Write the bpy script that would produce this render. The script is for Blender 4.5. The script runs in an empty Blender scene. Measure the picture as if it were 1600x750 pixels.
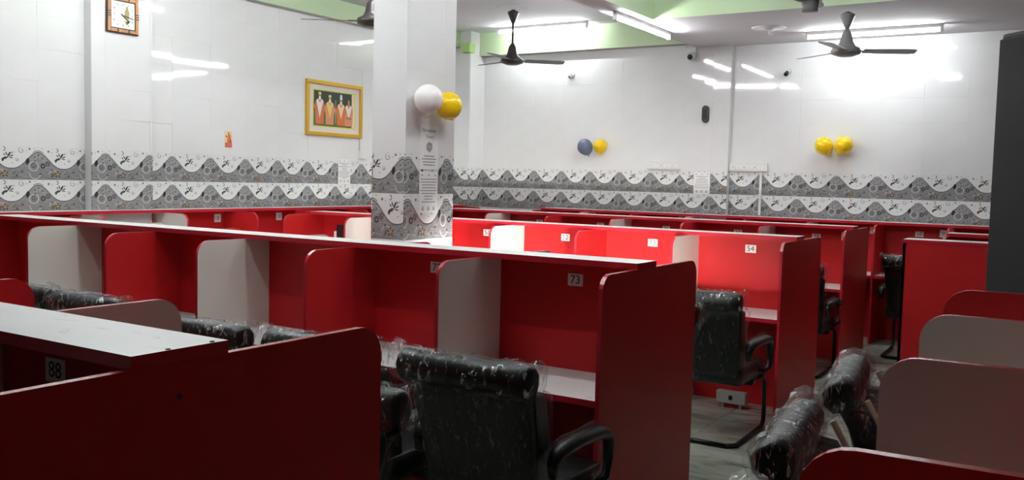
import bpy, bmesh, math, random
from mathutils import Vector, Matrix, Euler
random.seed(7)
S = bpy.context.scene
C = S.collection
PI = math.pi

# ---------------------------------------------------------------- camera
def make_camera():
    f, yaw, pitch, roll = 1420.857, math.radians(32.0218), math.radians(3.7878), math.radians(1.3934)
    cy, sy, cp, sp = math.cos(yaw), math.sin(yaw), math.cos(pitch), math.sin(pitch)
    fwd = Vector((-sy*cp, cy*cp, -sp)); right = Vector((cy, sy, 0)); up = right.cross(fwd)
    c, s = math.cos(roll), math.sin(roll)
    r = c*right + s*up; u = -s*right + c*up
    cd = bpy.data.cameras.new('camera'); co = bpy.data.objects.new('camera', cd); C.objects.link(co)
    cd.sensor_fit = 'HORIZONTAL'; cd.sensor_width = 36.0; cd.lens = f/1600*36.0
    cd.clip_start = 0.02; cd.clip_end = 100
    m = Matrix((( r.x, u.x, -fwd.x, 0), (r.y, u.y, -fwd.y, 0), (r.z, u.z, -fwd.z, 1.5), (0, 0, 0, 1)))
    co.matrix_world = m
    S.camera = co
make_camera()

# ---------------------------------------------------------------- world, exposure
W = bpy.data.worlds.new('world'); S.world = W; W.use_nodes = True
W.node_tree.nodes['Background'].inputs[0].default_value = (0.5, 0.55, 0.6, 1)
W.node_tree.nodes['Background'].inputs[1].default_value = 0.02
S.view_settings.view_transform = 'Standard'
S.view_settings.look = 'None'
S.view_settings.gamma = 1
S.view_settings.use_curve_mapping = False
S.view_settings.exposure = 0.0
TUBE = 125.0        # emission of the ceiling tubes
FILL_LAMP_EMIT = 1900.0  # emission of the added unseen fill lamps on the far side of row 73

# ---------------------------------------------------------------- materials
def mat(name, col, rough=0.5, metal=0.0, spec=0.5, emit=0.0):
    m = bpy.data.materials.new(name); m.use_nodes = True
    b = m.node_tree.nodes['Principled BSDF']
    b.inputs['Base Color'].default_value = (*col, 1)
    b.inputs['Roughness'].default_value = rough
    b.inputs['Metallic'].default_value = metal
    b.inputs['Specular IOR Level'].default_value = spec
    if emit:
        b.inputs['Emission Color'].default_value = (*col, 1)
        b.inputs['Emission Strength'].default_value = emit
    return m

def noisy(name, c1, c2, scale=8.0, rough=0.5, spec=0.5, bump=0.0, bscale=60.0, detail=4.0):
    m = mat(name, c1, rough, 0, spec); nt = m.node_tree; b = nt.nodes['Principled BSDF']
    tc = nt.nodes.new('ShaderNodeTexCoord'); n = nt.nodes.new('ShaderNodeTexNoise')
    n.inputs['Scale'].default_value = scale; n.inputs['Detail'].default_value = detail
    nt.links.new(tc.outputs['Object'], n.inputs['Vector'])
    r = nt.nodes.new('ShaderNodeValToRGB'); r.color_ramp.elements[0].color = (*c1, 1); r.color_ramp.elements[1].color = (*c2, 1)
    r.color_ramp.elements[0].position = 0.35; r.color_ramp.elements[1].position = 0.65
    nt.links.new(n.outputs['Fac'], r.inputs['Fac']); nt.links.new(r.outputs['Color'], b.inputs['Base Color'])
    if bump:
        n2 = nt.nodes.new('ShaderNodeTexNoise'); n2.inputs['Scale'].default_value = bscale
        nt.links.new(tc.outputs['Object'], n2.inputs['Vector'])
        bp = nt.nodes.new('ShaderNodeBump'); bp.inputs['Strength'].default_value = bump; bp.inputs['Distance'].default_value = 0.01
        nt.links.new(n2.outputs['Fac'], bp.inputs['Height']); nt.links.new(bp.outputs['Normal'], b.inputs['Normal'])
    return m

M = {}
M['tile'] = noisy('glazed_white_tile', (0.74, 0.755, 0.75), (0.77, 0.78, 0.775), 3, 0.045, 0.55)
M['grout'] = mat('grout', (0.55, 0.56, 0.55), 0.8)
M['plaster'] = noisy('ceiling_paint', (0.69, 0.68, 0.71), (0.72, 0.71, 0.74), 2, 0.8, 0.2)
M['green'] = noisy('green_paint', (0.50, 0.64, 0.41), (0.53, 0.67, 0.44), 2, 0.6, 0.3)
M['red'] = noisy('red_laminate', (0.46, 0.013, 0.015), (0.50, 0.014, 0.016), 5, 0.42, 0.25)
M['rededge'] = mat('red_edge_band', (0.48, 0.015, 0.03), 0.25, 0, 0.5)
M['beige'] = noisy('cream_laminate', (0.68, 0.66, 0.60), (0.71, 0.69, 0.63), 4, 0.38, 0.4)
M['white'] = noisy('white_laminate', (0.74, 0.75, 0.73), (0.77, 0.78, 0.76), 4, 0.35, 0.4)
def scuffs(m):
    nt = m.node_tree; b = nt.nodes['Principled BSDF']; src = b.inputs['Base Color'].links[0].from_socket
    tc = nt.nodes.new('ShaderNodeTexCoord'); mp = nt.nodes.new('ShaderNodeMapping'); mp.inputs['Scale'].default_value = (9, 26, 9); mp.inputs['Rotation'].default_value = (0, 0, 0.3)
    n = nt.nodes.new('ShaderNodeTexNoise'); n.inputs['Scale'].default_value = 1.3; n.inputs['Detail'].default_value = 5; n.inputs['Roughness'].default_value = 0.7
    nt.links.new(tc.outputs['Object'], mp.inputs[0]); nt.links.new(mp.outputs[0], n.inputs['Vector'])
    r = nt.nodes.new('ShaderNodeValToRGB'); r.color_ramp.elements[0].position = 0.60; r.color_ramp.elements[0].color = (0, 0, 0, 1); r.color_ramp.elements[1].position = 0.78; r.color_ramp.elements[1].color = (0.7, 0.7, 0.7, 1)
    nt.links.new(n.outputs['Fac'], r.inputs['Fac'])
    mx = nt.nodes.new('ShaderNodeMix'); mx.data_type = 'RGBA'; mx.inputs[7].default_value = (0.25, 0.26, 0.25, 1)
    nt.links.new(r.outputs['Color'], mx.inputs[0]); nt.links.new(src, mx.inputs[6]); nt.links.new(mx.outputs[2], b.inputs['Base Color'])
scuffs(M['white'])
M['paper'] = mat('paper', (0.80, 0.80, 0.79), 0.6)
M['ink'] = mat('ink', (0.03, 0.03, 0.035), 0.6)
M['greyink'] = mat('grey_ink', (0.30, 0.31, 0.33), 0.6)
M['plastic'] = mat('white_plastic', (0.72, 0.73, 0.70), 0.35)
M['plasticgrey'] = mat('grey_plastic', (0.42, 0.43, 0.41), 0.4)
M['blackplastic'] = mat('black_plastic', (0.012, 0.013, 0.013), 0.4)
M['leather'] = noisy('black_leatherette', (0.005, 0.0055, 0.0055), (0.008, 0.0085, 0.0085), 20, 0.36, 0.35, 0.15, 120)
M['blackmetal'] = mat('black_metal', (0.015, 0.015, 0.016), 0.3, 0.6)
M['foam'] = mat('pale_foam_strip', (0.55, 0.48, 0.38), 0.6)
M['tag'] = mat('orange_card', (0.42, 0.13, 0.02), 0.6)
M['fan'] = mat('brown_fan_enamel', (0.035, 0.03, 0.028), 0.35)
M['fangrey'] = mat('grey_fan_enamel', (0.23, 0.235, 0.23), 0.4)
M['black'] = noisy('black_board', (0.014, 0.014, 0.015), (0.017, 0.017, 0.018), 3, 0.55, 0.2)
M['gold'] = mat('gold_frame', (0.62, 0.36, 0.03), 0.35, 0.35)
M['mount'] = mat('cream_mount', (0.70, 0.64, 0.58), 0.7)
M['copper'] = noisy('copper_wood', (0.42, 0.17, 0.05), (0.52, 0.24, 0.08), 6, 0.35)
M['darkwood'] = mat('dark_wood', (0.03, 0.016, 0.01), 0.35)
M['dial'] = mat('dial', (0.70, 0.72, 0.66), 0.4)
M['goldprint'] = mat('gold_print', (0.36, 0.33, 0.10), 0.5)
M['yellow'] = mat('yellow_latex', (0.90, 0.60, 0.006), 0.18)
M['whitelatex'] = mat('white_latex', (0.80, 0.79, 0.77), 0.18)
M['bluelatex'] = mat('grey_blue_latex', (0.13, 0.16, 0.24), 0.2)
M['tube'] = mat('lit_tube', (0.95, 0.98, 1.0), 0.4, 0, 0.5, TUBE)
M['tubefar'] = mat('lit_far_tube', (0.95, 0.98, 1.0), 0.4, 0, 0.5, TUBE*0.72)
M['fillpanel'] = mat('added_fill_panel', (1.0, 0.97, 0.92), 0.4, 0, 0.5, FILL_LAMP_EMIT)  # glow of the added lamps behind row 73
M['brightfill'] = mat('added_bright_fill_panel', (1.0, 0.97, 0.92), 0.4, 0, 0.5, FILL_LAMP_EMIT*3.8)  # stronger glow for the added lamp nearest the row end
M['wallgrey'] = noisy('dark_panelling', (0.03, 0.028, 0.028), (0.035, 0.032, 0.032), 2, 0.6)
for k, c in dict(pgreen=(0.05, 0.14, 0.03), pdark=(0.015, 0.035, 0.02), porange=(0.62, 0.15, 0.04), ppeach=(0.62, 0.26, 0.12), pcream=(0.75, 0.62, 0.36),
                 pskin=(0.35, 0.17, 0.10), pwhite=(0.72, 0.70, 0.66), pgold=(0.72, 0.55, 0.15), pyel=(0.62, 0.62, 0.12), pbrown=(0.18, 0.06, 0.03), ppink=(0.55, 0.10, 0.12)).items():
    M[k] = mat('print_' + k[1:], c, 0.35)

class X:
    """tiny helper that turns Python arithmetic into math nodes"""
    def __init__(s, nt, out): s.nt, s.o = nt, out
    def _op(s, op, *a, clamp=False):
        n = s.nt.nodes.new('ShaderNodeMath'); n.operation = op; n.use_clamp = clamp
        for i, v in enumerate((s,) + a):
            if isinstance(v, X): s.nt.links.new(v.o, n.inputs[i])
            else: n.inputs[i].default_value = v
        return X(s.nt, n.outputs[0])
    def __add__(s, b): return s._op('ADD', b)
    def __sub__(s, b): return s._op('SUBTRACT', b)
    def __mul__(s, b): return s._op('MULTIPLY', b)
    def __truediv__(s, b): return s._op('DIVIDE', b)
    def abs(s): return s._op('ABSOLUTE')
    def frac(s): return s._op('FRACT')
    def cos(s): return s._op('COSINE')
    def pow(s, b): return s._op('POWER', b)
    def sqrt(s): return s._op('SQRT')
    def atan2(s, b): return s._op('ARCTAN2', b)
    def max(s, b): return s._op('MAXIMUM', b)
    def min(s, b): return s._op('MINIMUM', b)
    def step(s, w=0.012):      # 1 where s > 0, soft over w
        return s._op('MULTIPLY_ADD', 1.0/w, 0.5, clamp=True)

def border_material():
    """printed border tile: grey hill with spirals under a white sky with sprigs"""
    m = mat('printed_border_tile', (0.75, 0.75, 0.75), 0.09, 0, 0.55)
    nt = m.node_tree; b = nt.nodes['Principled BSDF']
    uv = nt.nodes.new('ShaderNodeUVMap'); uv.uv_map = 'uv'
    sep = nt.nodes.new('ShaderNodeSeparateXYZ'); nt.links.new(uv.outputs[0], sep.inputs[0])
    u = X(nt, sep.outputs[0]); v = X(nt, sep.outputs[1])
    A = 1.6
    def dx(cu): return ((u - (cu - 0.5)).frac() - 0.5) * A
    def dist(cu, cv):
        x = dx(cu); y = v - cv
        return (x*x + y*y).sqrt(), x, y
    def disc(cu, cv, r): return (dist(cu, cv)[0] * -1.0 + r).step(0.02)
    def ring(cu, cv, r, w): return ((dist(cu, cv)[0] - r).abs() * -1.0 + w).step(0.015)
    def spiral(cu, cv, R, pitch, w, flip=1.0):
        d, x, y = dist(cu, cv)
        t = (d/pitch + y.atan2(x) * (flip/(2*PI))).frac() - 0.5
        return ((t.abs() * -pitch + w).step(0.015)) * ((d * -1.0 + R).step(0.02))
    def ell(cu, cv, a, bb, ang):
        x = dx(cu); y = v - cv; c, s_ = math.cos(ang), math.sin(ang)
        p = (x*c + y*s_) * (1/a); q = (y*c - x*s_) * (1/bb)
        return (p*p + q*q) * -1.0 + 1.0
    def e(cu, cv, a, bb, ang): return ell(cu, cv, a, bb, math.radians(ang)).step(0.4)
    h = (((u * (2*PI)).cos() + 1.0) * 0.5).pow(1.3) * 0.5 + 0.335
    noise = nt.nodes.new('ShaderNodeTexNoise'); noise.inputs['Scale'].default_value = 6.0; noise.inputs['Detail'].default_value = 6.0
    mp = nt.nodes.new('ShaderNodeMapping'); mp.inputs['Scale'].default_value = (1.0, 5.0, 1.0); mp.inputs['Rotation'].default_value = (0, 0, 0.35)
    nt.links.new(uv.outputs[0], mp.inputs[0]); nt.links.new(mp.outputs[0], noise.inputs['Vector'])
    n = X(nt, noise.outputs['Fac'])
    hill = (h - v).step(0.012)
    line = ((h - v).abs() * -1.0 + 0.013).step(0.012)
    col = None
    def mix(fac, c):
        nonlocal col
        mx = nt.nodes.new('ShaderNodeMix'); mx.data_type = 'RGBA'
        nt.links.new(fac.o, mx.inputs[0])
        if col is None: mx.inputs[6].default_value = (0.74, 0.755, 0.745, 1)
        else: nt.links.new(col, mx.inputs[6])
        if isinstance(c, X): nt.links.new(c.o, mx.inputs[7])
        else: mx.inputs[7].default_value = (c, c*1.01, c*1.01, 1) if not isinstance(c, tuple) else (*c, 1)
        col = mx.outputs[2]
    sky = (v - h).step(0.012)
    grey = (v * 0.10 + 0.215) + (n - 0.5) * 0.40
    mix(hill, grey.max(0.10))
    mix(line, 0.05)
    mix(((v - h - 0.045).abs() * -1.0 + 0.012).step(0.012) * ((dx(0.0).abs() * -1.0 + 0.16).step(0.03)), 0.10)
    # light marks on the hill
    mix(ring(0.915, 0.41, 0.14, 0.012) * hill, 0.55)
    mix(spiral(0.915, 0.42, 0.09, 0.06, 0.013), 0.05)
    mix(ring(0.94, 0.20, 0.17, 0.012) * ((v * -1.0 + 0.19).step(0.02)), 0.5)
    mix(ring(0.30, 0.13, 0.16, 0.012) * ((v - 0.18).step(0.02)) * hill, 0.5)
    for cu, cv in ((0.95, 0.66), (0.10, 0.62), (0.02, 0.72), (0.955, 0.545)):
        mix(disc(cu, cv, 0.045), 0.38); mix(disc(cu - 0.012, cv + 0.022, 0.030), 0.13)
    mix(ring(0.09, 0.42, 0.055, 0.022), 0.045)
    mix(spiral(0.19, 0.48, 0.085, 0.06, 0.017), 0.055)
    mix(e(0.80, 0.555, 0.055, 0.10, -12), 0.03)
    for cu, cv in ((0.60, 0.12), (0.70, 0.25), (0.04, 0.18), (0.27, 0.30)): mix(disc(cu, cv, 0.028), 0.06)
    mix(e(0.55, 0.22, 0.10, 0.012, 40), 0.10); mix(e(0.28, 0.14, 0.07, 0.035, 60), 0.10)
    # flower
    for k in range(5): mix(e(0.38 + 0.040*math.cos(k*1.257+0.4), 0.17 + 0.062*math.sin(k*1.257+0.4), 0.055, 0.024, math.degrees(k*1.257+0.4)), (0.10, 0.075, 0.055))
    mix(disc(0.38, 0.175, 0.040), (0.48, 0.27, 0.10))
    # sprig, swirls and dots on the white
    for ddx, ddy, a, bb, ang in ((0.05, 0.07, 0.085, 0.030, 60), (-0.03, 0.09, 0.06, 0.018, 115), (0.12, 0.03, 0.06, 0.018, 25), (-0.10, -0.05, 0.09, 0.032, 30),
                                 (0.0, -0.01, 0.10, 0.016, 50), (-0.13, -0.10, 0.05, 0.028, 60), (0.10, -0.03, 0.07, 0.014, -10), (0.13, 0.12, 0.03, 0.014, 60), (-0.09, 0.06, 0.045, 0.016, 130)):
        mix(e(0.43 + ddx/A, 0.68 + ddy, a, bb, ang), 0.055)
    mix(spiral(0.69, 0.88, 0.10, 0.085, 0.010) * sky, 0.22)
    mix(spiral(0.61, 0.60, 0.055, 0.05, 0.010) * sky, 0.15)
    mix(ring(0.36, 0.91, 0.05, 0.012) * ((dx(0.36) + 0.01).step(0.02)), 0.12)
    for cu, cv, r in ((0.84, 0.93, 0.028), (0.20, 0.87, 0.03), (0.27, 0.84, 0.012), (0.78, 0.88, 0.012), (0.93, 0.94, 0.012), (0.08, 0.95, 0.012), (0.55, 0.82, 0.012), (0.52, 0.50, 0.014)): mix(disc(cu, cv, r), 0.10)
    nt.links.new(col, b.inputs['Base Color'])
    return m
M['border'] = border_material()

def film_material():
    m = bpy.data.materials.new('clear_plastic_film'); m.use_nodes = True; nt = m.node_tree
    for n in list(nt.nodes): nt.nodes.remove(n)
    out = nt.nodes.new('ShaderNodeOutputMaterial'); mx = nt.nodes.new('ShaderNodeMixShader')
    tr = nt.nodes.new('ShaderNodeBsdfTransparent'); tr.inputs[0].default_value = (0.93, 0.94, 0.94, 1)
    gl = nt.nodes.new('ShaderNodeBsdfAnisotropic'); gl.inputs['Color'].default_value = (0.92, 0.94, 0.93, 1); gl.inputs['Roughness'].default_value = 0.14
    tc = nt.nodes.new('ShaderNodeTexCoord'); mp = nt.nodes.new('ShaderNodeMapping'); mp.inputs['Scale'].default_value = (22, 22, 7)
    no = nt.nodes.new('ShaderNodeTexNoise'); no.inputs['Scale'].default_value = 2.2; no.inputs['Detail'].default_value = 5; no.inputs['Distortion'].default_value = 1.2
    nt.links.new(tc.outputs['Object'], mp.inputs[0]); nt.links.new(mp.outputs[0], no.inputs['Vector'])
    bp = nt.nodes.new('ShaderNodeBump'); bp.inputs['Strength'].default_value = 0.9; bp.inputs['Distance'].default_value = 0.03
    nt.links.new(no.outputs['Fac'], bp.inputs['Height']); nt.links.new(bp.outputs['Normal'], gl.inputs['Normal'])
    rp = nt.nodes.new('ShaderNodeValToRGB'); rp.color_ramp.elements[0].position = 0.56; rp.color_ramp.elements[0].color = (0.004, 0.004, 0.004, 1)
    rp.color_ramp.elements[1].position = 0.70; rp.color_ramp.elements[1].color = (0.65, 0.65, 0.65, 1)
    nt.links.new(no.outputs['Fac'], rp.inputs['Fac'])
    lw = nt.nodes.new('ShaderNodeLayerWeight'); lw.inputs['Blend'].default_value = 0.25
    ad = nt.nodes.new('ShaderNodeMath'); ad.operation = 'MULTIPLY_ADD'; ad.inputs[1].default_value = 0.10
    sp = nt.nodes.new('ShaderNodeSeparateXYZ'); nt.links.new(tc.outputs['Object'], sp.inputs[0])
    mr = nt.nodes.new('ShaderNodeMapRange'); mr.inputs[1].default_value = 0.76; mr.inputs[2].default_value = 0.82; mr.inputs[3].default_value = 0.20; mr.inputs[4].default_value = 0.95
    nt.links.new(sp.outputs[2], mr.inputs[0])
    ml = nt.nodes.new('ShaderNodeMath'); ml.operation = 'MULTIPLY'; nt.links.new(rp.outputs['Color'], ml.inputs[0]); nt.links.new(mr.outputs[0], ml.inputs[1])
    nt.links.new(lw.outputs['Facing'], ad.inputs[0]); nt.links.new(ml.outputs[0], ad.inputs[2])
    nt.links.new(ad.outputs[0], mx.inputs[0]); nt.links.new(tr.outputs[0], mx.inputs[1]); nt.links.new(gl.outputs[0], mx.inputs[2])
    nt.links.new(mx.outputs[0], out.inputs[0])
    return m
M['film'] = film_material()

def marble(name, c1, c2, vein):
    m = mat(name, c1, 0.16, 0, 0.5); nt = m.node_tree; b = nt.nodes['Principled BSDF']
    tc = nt.nodes.new('ShaderNodeTexCoord'); oi = nt.nodes.new('ShaderNodeObjectInfo')
    ad = nt.nodes.new('ShaderNodeVectorMath'); ad.operation = 'ADD'; sc = nt.nodes.new('ShaderNodeMath'); sc.operation = 'MULTIPLY'; sc.inputs[1].default_value = 40
    nt.links.new(oi.outputs['Random'], sc.inputs[0]); nt.links.new(tc.outputs['Object'], ad.inputs[0]); nt.links.new(sc.outputs[0], ad.inputs[1])
    mp = nt.nodes.new('ShaderNodeMapping'); mp.inputs['Scale'].default_value = (3, 7, 3); mp.inputs['Rotation'].default_value = (0, 0, 0.3)
    nt.links.new(ad.outputs[0], mp.inputs[0])
    n = nt.nodes.new('ShaderNodeTexNoise'); n.inputs['Scale'].default_value = 1.0; n.inputs['Detail'].default_value = 6; n.inputs['Distortion'].default_value = 1.5
    nt.links.new(mp.outputs[0], n.inputs['Vector'])
    r = nt.nodes.new('ShaderNodeValToRGB'); r.color_ramp.elements[0].position = 0.3; r.color_ramp.elements[0].color = (*vein, 1)
    r.color_ramp.elements[1].position = 0.75; r.color_ramp.elements[1].color = (*c2, 1)
    el = r.color_ramp.elements.new(0.45); el.color = (*c1, 1)
    nt.links.new(n.outputs['Fac'], r.inputs['Fac']); nt.links.new(r.outputs['Color'], b.inputs['Base Color'])
    return m
M['floor'] = marble('marbled_floor_tile', (0.36, 0.40, 0.33), (0.50, 0.52, 0.45), (0.16, 0.19, 0.15))

# ---------------------------------------------------------------- mesh helpers
class MB:
    """collects polygons with material slots, builds ONE mesh object"""
    def __init__(s): s.v, s.f, s.mi, s.mats = [], [], [], []
    def slot(s, m):
        if m not in s.mats: s.mats.append(m)
        return s.mats.index(m)
    def add(s, verts, faces, m):
        k = len(s.v); i = s.slot(m); s.v += [tuple(p) for p in verts]
        for f in faces: s.f.append([k + a for a in f]); s.mi.append(i)
    def box(s, a, b, m, top=None, bottom=None, xs=None):
        (x0, y0, z0), (x1, y1, z1) = a, b
        V = [(x0,y0,z0),(x1,y0,z0),(x1,y1,z0),(x0,y1,z0),(x0,y0,z1),(x1,y0,z1),(x1,y1,z1),(x0,y1,z1)]
        s.add(V, [(0,1,5,4),(2,3,7,6)], m); s.add(V, [(1,2,6,5),(3,0,4,7)], xs or m)
        s.add(V, [(4,5,6,7)], top or m); s.add(V, [(3,2,1,0)], bottom or m); return s
    def prism(s, poly, x0, x1, side, edge):
        """poly is a list of (y, z) counter-clockwise seen from +X; extruded along X"""
        n = len(poly)
        s.add([(x0, y, z) for y, z in poly], [list(range(n))[::-1]], side)
        s.add([(x1, y, z) for y, z in poly], [list(range(n))], side)
        V = [(x0, y, z) for y, z in poly] + [(x1, y, z) for y, z in poly]
        s.add(V, [(i, (i+1) % n, (i+1) % n + n, i + n) for i in range(n)], edge); return s
    def lathe(s, prof, m, seg=20, axis='Z', o=(0, 0, 0)):
        V, F = [], []; n = len(prof)
        for k in range(seg):
            a = 2*PI*k/seg
            for r, z in prof:
                p = (r*math.cos(a), r*math.sin(a), z)
                if axis == 'Y': p = (p[0], p[2], p[1])
                if axis == 'X': p = (p[2], p[0], p[1])
                V.append((p[0]+o[0], p[1]+o[1], p[2]+o[2]))
        for k in range(seg):
            for j in range(n-1):
                a, b2 = k*n + j, ((k+1) % seg)*n + j
                F.append((a, b2, b2+1, a+1))
        F.append([k*n for k in range(seg)][::-1]); F.append([k*n + n-1 for k in range(seg)])
        s.add(V, F, m); return s
    def tube(s, pts, rad, m, seg=10, flat=1.0):
        P = [Vector(p) for p in pts]; V, F = [], []
        rr = rad if isinstance(rad, (list, tuple)) else [rad]*len(P)
        ref = Vector((0, 0, 1))
        for i, p in enumerate(P):
            t = (P[min(i+1, len(P)-1)] - P[max(i-1, 0)]).normalized()
            a = t.cross(Vector((1, 0, 0)));
            if a.length < 0.2: a = t.cross(ref)
            a.normalize(); c = t.cross(a).normalized()
            for k in range(seg):
                an = 2*PI*k/seg
                V.append(p + a*rr[i]*math.cos(an)*flat + c*rr[i]*math.sin(an))
        for i in range(len(P)-1):
            for k in range(seg):
                F.append((i*seg+k, i*seg+(k+1) % seg, (i+1)*seg+(k+1) % seg, (i+1)*seg+k))
        F.append(list(range(seg))[::-1]); F.append([(len(P)-1)*seg+k for k in range(seg)])
        s.add(V, F, m); return s
    def poly(s, pts, m, y=0.0):
        s.add([(x, y, z) for x, z in pts], [list(range(len(pts)))], m); return s
    def rect(s, x0, z0, x1, z1, m, y=0.0): return s.poly([(x0,z0),(x1,z0),(x1,z1),(x0,z1)], m, y)
    def oval(s, cx, cz, a, b, m, y=0.0, n=14, rot=0.0):
        c, q = math.cos(rot), math.sin(rot)
        return s.poly([(cx + a*math.cos(2*PI*k/n)*c - b*math.sin(2*PI*k/n)*q, cz + a*math.cos(2*PI*k/n)*q + b*math.sin(2*PI*k/n)*c) for k in range(n)], m, y)
    def mesh(s, name, smooth=False, bevel=0.0):
        me = bpy.data.meshes.new(name); me.from_pydata(s.v, [], s.f)
        for m in s.mats: me.materials.append(m)
        me.polygons.foreach_set('material_index', s.mi)
        bm = bmesh.new(); bm.from_mesh(me)
        if bevel or smooth: bmesh.ops.remove_doubles(bm, verts=bm.verts, dist=1e-5)
        if bevel: bmesh.ops.bevel(bm, geom=bm.edges[:], offset=bevel, segments=2, affect='EDGES', profile=0.6, clamp_overlap=True)
        bm.to_mesh(me); bm.free()
        if smooth: me.polygons.foreach_set('use_smooth', [True]*len(me.polygons))
        me.update(); return me
    def build(s, name, parent=None, loc=(0, 0, 0), rot=(0, 0, 0), smooth=False, bevel=0.0):
        return link(name, s.mesh(name, smooth, bevel), parent, loc, rot)

def link(name, me, parent=None, loc=(0, 0, 0), rot=(0, 0, 0)):
    o = bpy.data.objects.new(name, me); C.objects.link(o)
    if parent: o.parent = parent
    o.location = loc; o.rotation_euler = rot; return o

def tag(o, label=None, cat=None, group=None, kind=None):
    for k, v in (('label', label), ('category', cat), ('group', group), ('kind', kind)):
        if v: o[k] = v
    return o

def thing(name, label, cat, loc=(0, 0, 0), rotz=0.0, group=None):
    o = link(name, None, None, loc, (0, 0, rotz)); o.empty_display_size = 0.1
    return tag(o, label, cat, group)

def text_mesh(txt, size, m, depth=0.0004):
    cu = bpy.data.curves.new('lettering', 'FONT'); cu.body = txt; cu.size = size; cu.align_x = 'CENTER'; cu.align_y = 'CENTER'
    cu.resolution_u = 3; cu.extrude = depth
    o = bpy.data.objects.new('lettering', cu); C.objects.link(o)
    dg = bpy.context.evaluated_depsgraph_get(); dg.update()
    me = bpy.data.meshes.new_from_object(o.evaluated_get(dg))
    bpy.data.objects.remove(o); bpy.data.curves.remove(cu)
    me.materials.clear(); me.materials.append(m); return me

# wall-mounted things: local x to the right, -y out of the wall
FACE_LEFT = PI/2      # on the left wall (faces +X)
FACE_BACK = 0.0       # on the far wall (faces -Y)

# ---------------------------------------------------------------- the room
XL, YB, ZS, ZC = -6.80, 9.70, 3.00, 3.33
tile_cache = {}
def tile_mesh(w, h, u0, u1, m):
    key = (round(w, 3), round(h, 3), round(u0, 3), round(u1, 3), m.name)
    if key in tile_cache: return tile_cache[key]
    g, c, t = 0.0, 0.0007, 0.008
    V = [(g,0,g),(w-g,0,g),(w-g,0,h-g),(g,0,h-g), (g,-t+c,g),(w-g,-t+c,g),(w-g,-t+c,h-g),(g,-t+c,h-g), (g+c,-t,g+c),(w-g-c,-t,g+c),(w-g-c,-t,h-g-c),(g+c,-t,h-g-c)]
    F = [(0,1,5,4),(1,2,6,5),(2,3,7,6),(3,0,4,7),(4,5,9,8),(5,6,10,9),(6,7,11,10),(7,4,8,11),(8,9,10,11)]
    me = bpy.data.meshes.new('tile'); me.from_pydata(V, [], F); me.materials.append(m)
    uvl = me.uv_layers.new(name='uv')
    for l in me.loops:
        x, _, z = V[l.vertex_index]; uvl.data[l.index].uv = (u0 + (u1-u0)*x/w, z/h)
    tile_cache[key] = me; return me

def tile_run(parent, a0, a1, edge, P, zj, ztop, place, plain_to=None, zlow=None):
    """tiles from coordinate a0 to a1; a pattern period starts at `edge`. place(a, z) -> (location, rotz)"""
    k = math.floor((a0 - edge)/P)
    while edge + k*P < a1 - 1e-6:
        s, t = max(a0, edge + k*P), min(a1, edge + (k+1)*P); k += 1
        if t - s < 0.008: continue
        u0, u1 = ((s-edge)/P) % 1.0, 0
        u1 = u0 + (t-s)/P
        z = zj - 0.25
        rows = [(z, 0.25, M['border']), (zj, 0.25, M['border'])]
        zz = zj + 0.25
        while zz < ztop - 0.02:
            rows.append((zz, min(0.25, ztop - zz), M['tile'])); zz += 0.25
        for z0, h, m in rows:
            loc, rz = place(s, z0)
            o = link('tile', tile_mesh(t-s, h, u0 if m is M['border'] else 0, u1 if m is M['border'] else 1, m), parent, loc,
                     (random.gauss(0, 0.0032), random.gauss(0, 0.0003), rz + random.gauss(0, 0.0032)))

floor = tag(MB().box((-6.9, -3.6, -0.12), (4.2, 9.8, -0.012), M['grout']).build('floor'), kind='structure')
ft = MB().box((0.0015, 0.0015, -0.011), (0.5985, 0.5985, 0.0), M['floor']).mesh('floor_tile')
for i in range(6):
    for j in range(13):
        link('floor_tile', ft, floor, (-2.5 + i*0.6, 2.0 + j*0.6, 0))
MB().box((-6.9, -3.6, -0.011), (-2.5, 9.8, 0.0), M['floor']).build('floor_tiling', floor)
MB().box((1.1, -3.6, -0.011), (4.2, 9.8, 0.0), M['floor']).build('floor_tiling', floor)
MB().box((-2.5, -3.6, -0.011), (1.1, 2.0, 0.0), M['floor']).build('floor_tiling', floor)

wl = tag(MB().box((XL-0.12, -3.6, 0), (XL, YB+0.1, ZC+0.1), M['tile']).build('wall_left'), kind='structure')
wb = tag(MB().box((XL-0.12, YB, 0), (4.2, YB+0.12, ZC+0.1), M['tile']).build('wall_back'), kind='structure')
tag(MB().box((4.0, -3.6, 0), (4.12, YB+0.1, ZC+0.1), M['wallgrey']).build('wall_right'), kind='structure')
tag(MB().box((XL-0.12, -3.62, 0), (4.12, -3.5, ZC+0.1), M['wallgrey']).build('wall_front'), kind='structure')
# pilasters
MB().box((XL, 4.377, 0), (XL+0.09, 4.936, ZC), M['tile']).build('pilaster', wl)
MB().box((-3.82, YB-0.08, 0), (-3.28, YB, ZS), M['tile']).build('pilaster', wb)
MB().box((XL, 9.38, 0), (-6.54, YB, ZC), M['tile']).build('pilaster', wb)
ZJL, ZJB = 1.412, 1.398
pl = lambda X0: (lambda a, z: ((X0, a, z), FACE_LEFT))
pb = lambda Y0: (lambda a, z: ((a, Y0, z), FACE_BACK))
tile_run(wl, 2.4, 4.377, 3.99, 0.412, ZJL, 3.13, pl(XL))
tile_run(wl, 4.377, 4.936, 4.497, 0.412, ZJL, 3.13, pl(XL+0.09))
tile_run(wl, 4.936, 9.38, 4.79, 0.412, ZJL, 3.13, pl(XL))
tile_run(wb, XL, -6.54, XL+0.03, 0.39, ZJB, 3.04, pb(9.38))
tile_run(wb, 9.38, YB, 9.3, 0.39, ZJB, 3.04, pl(-6.54))
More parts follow.
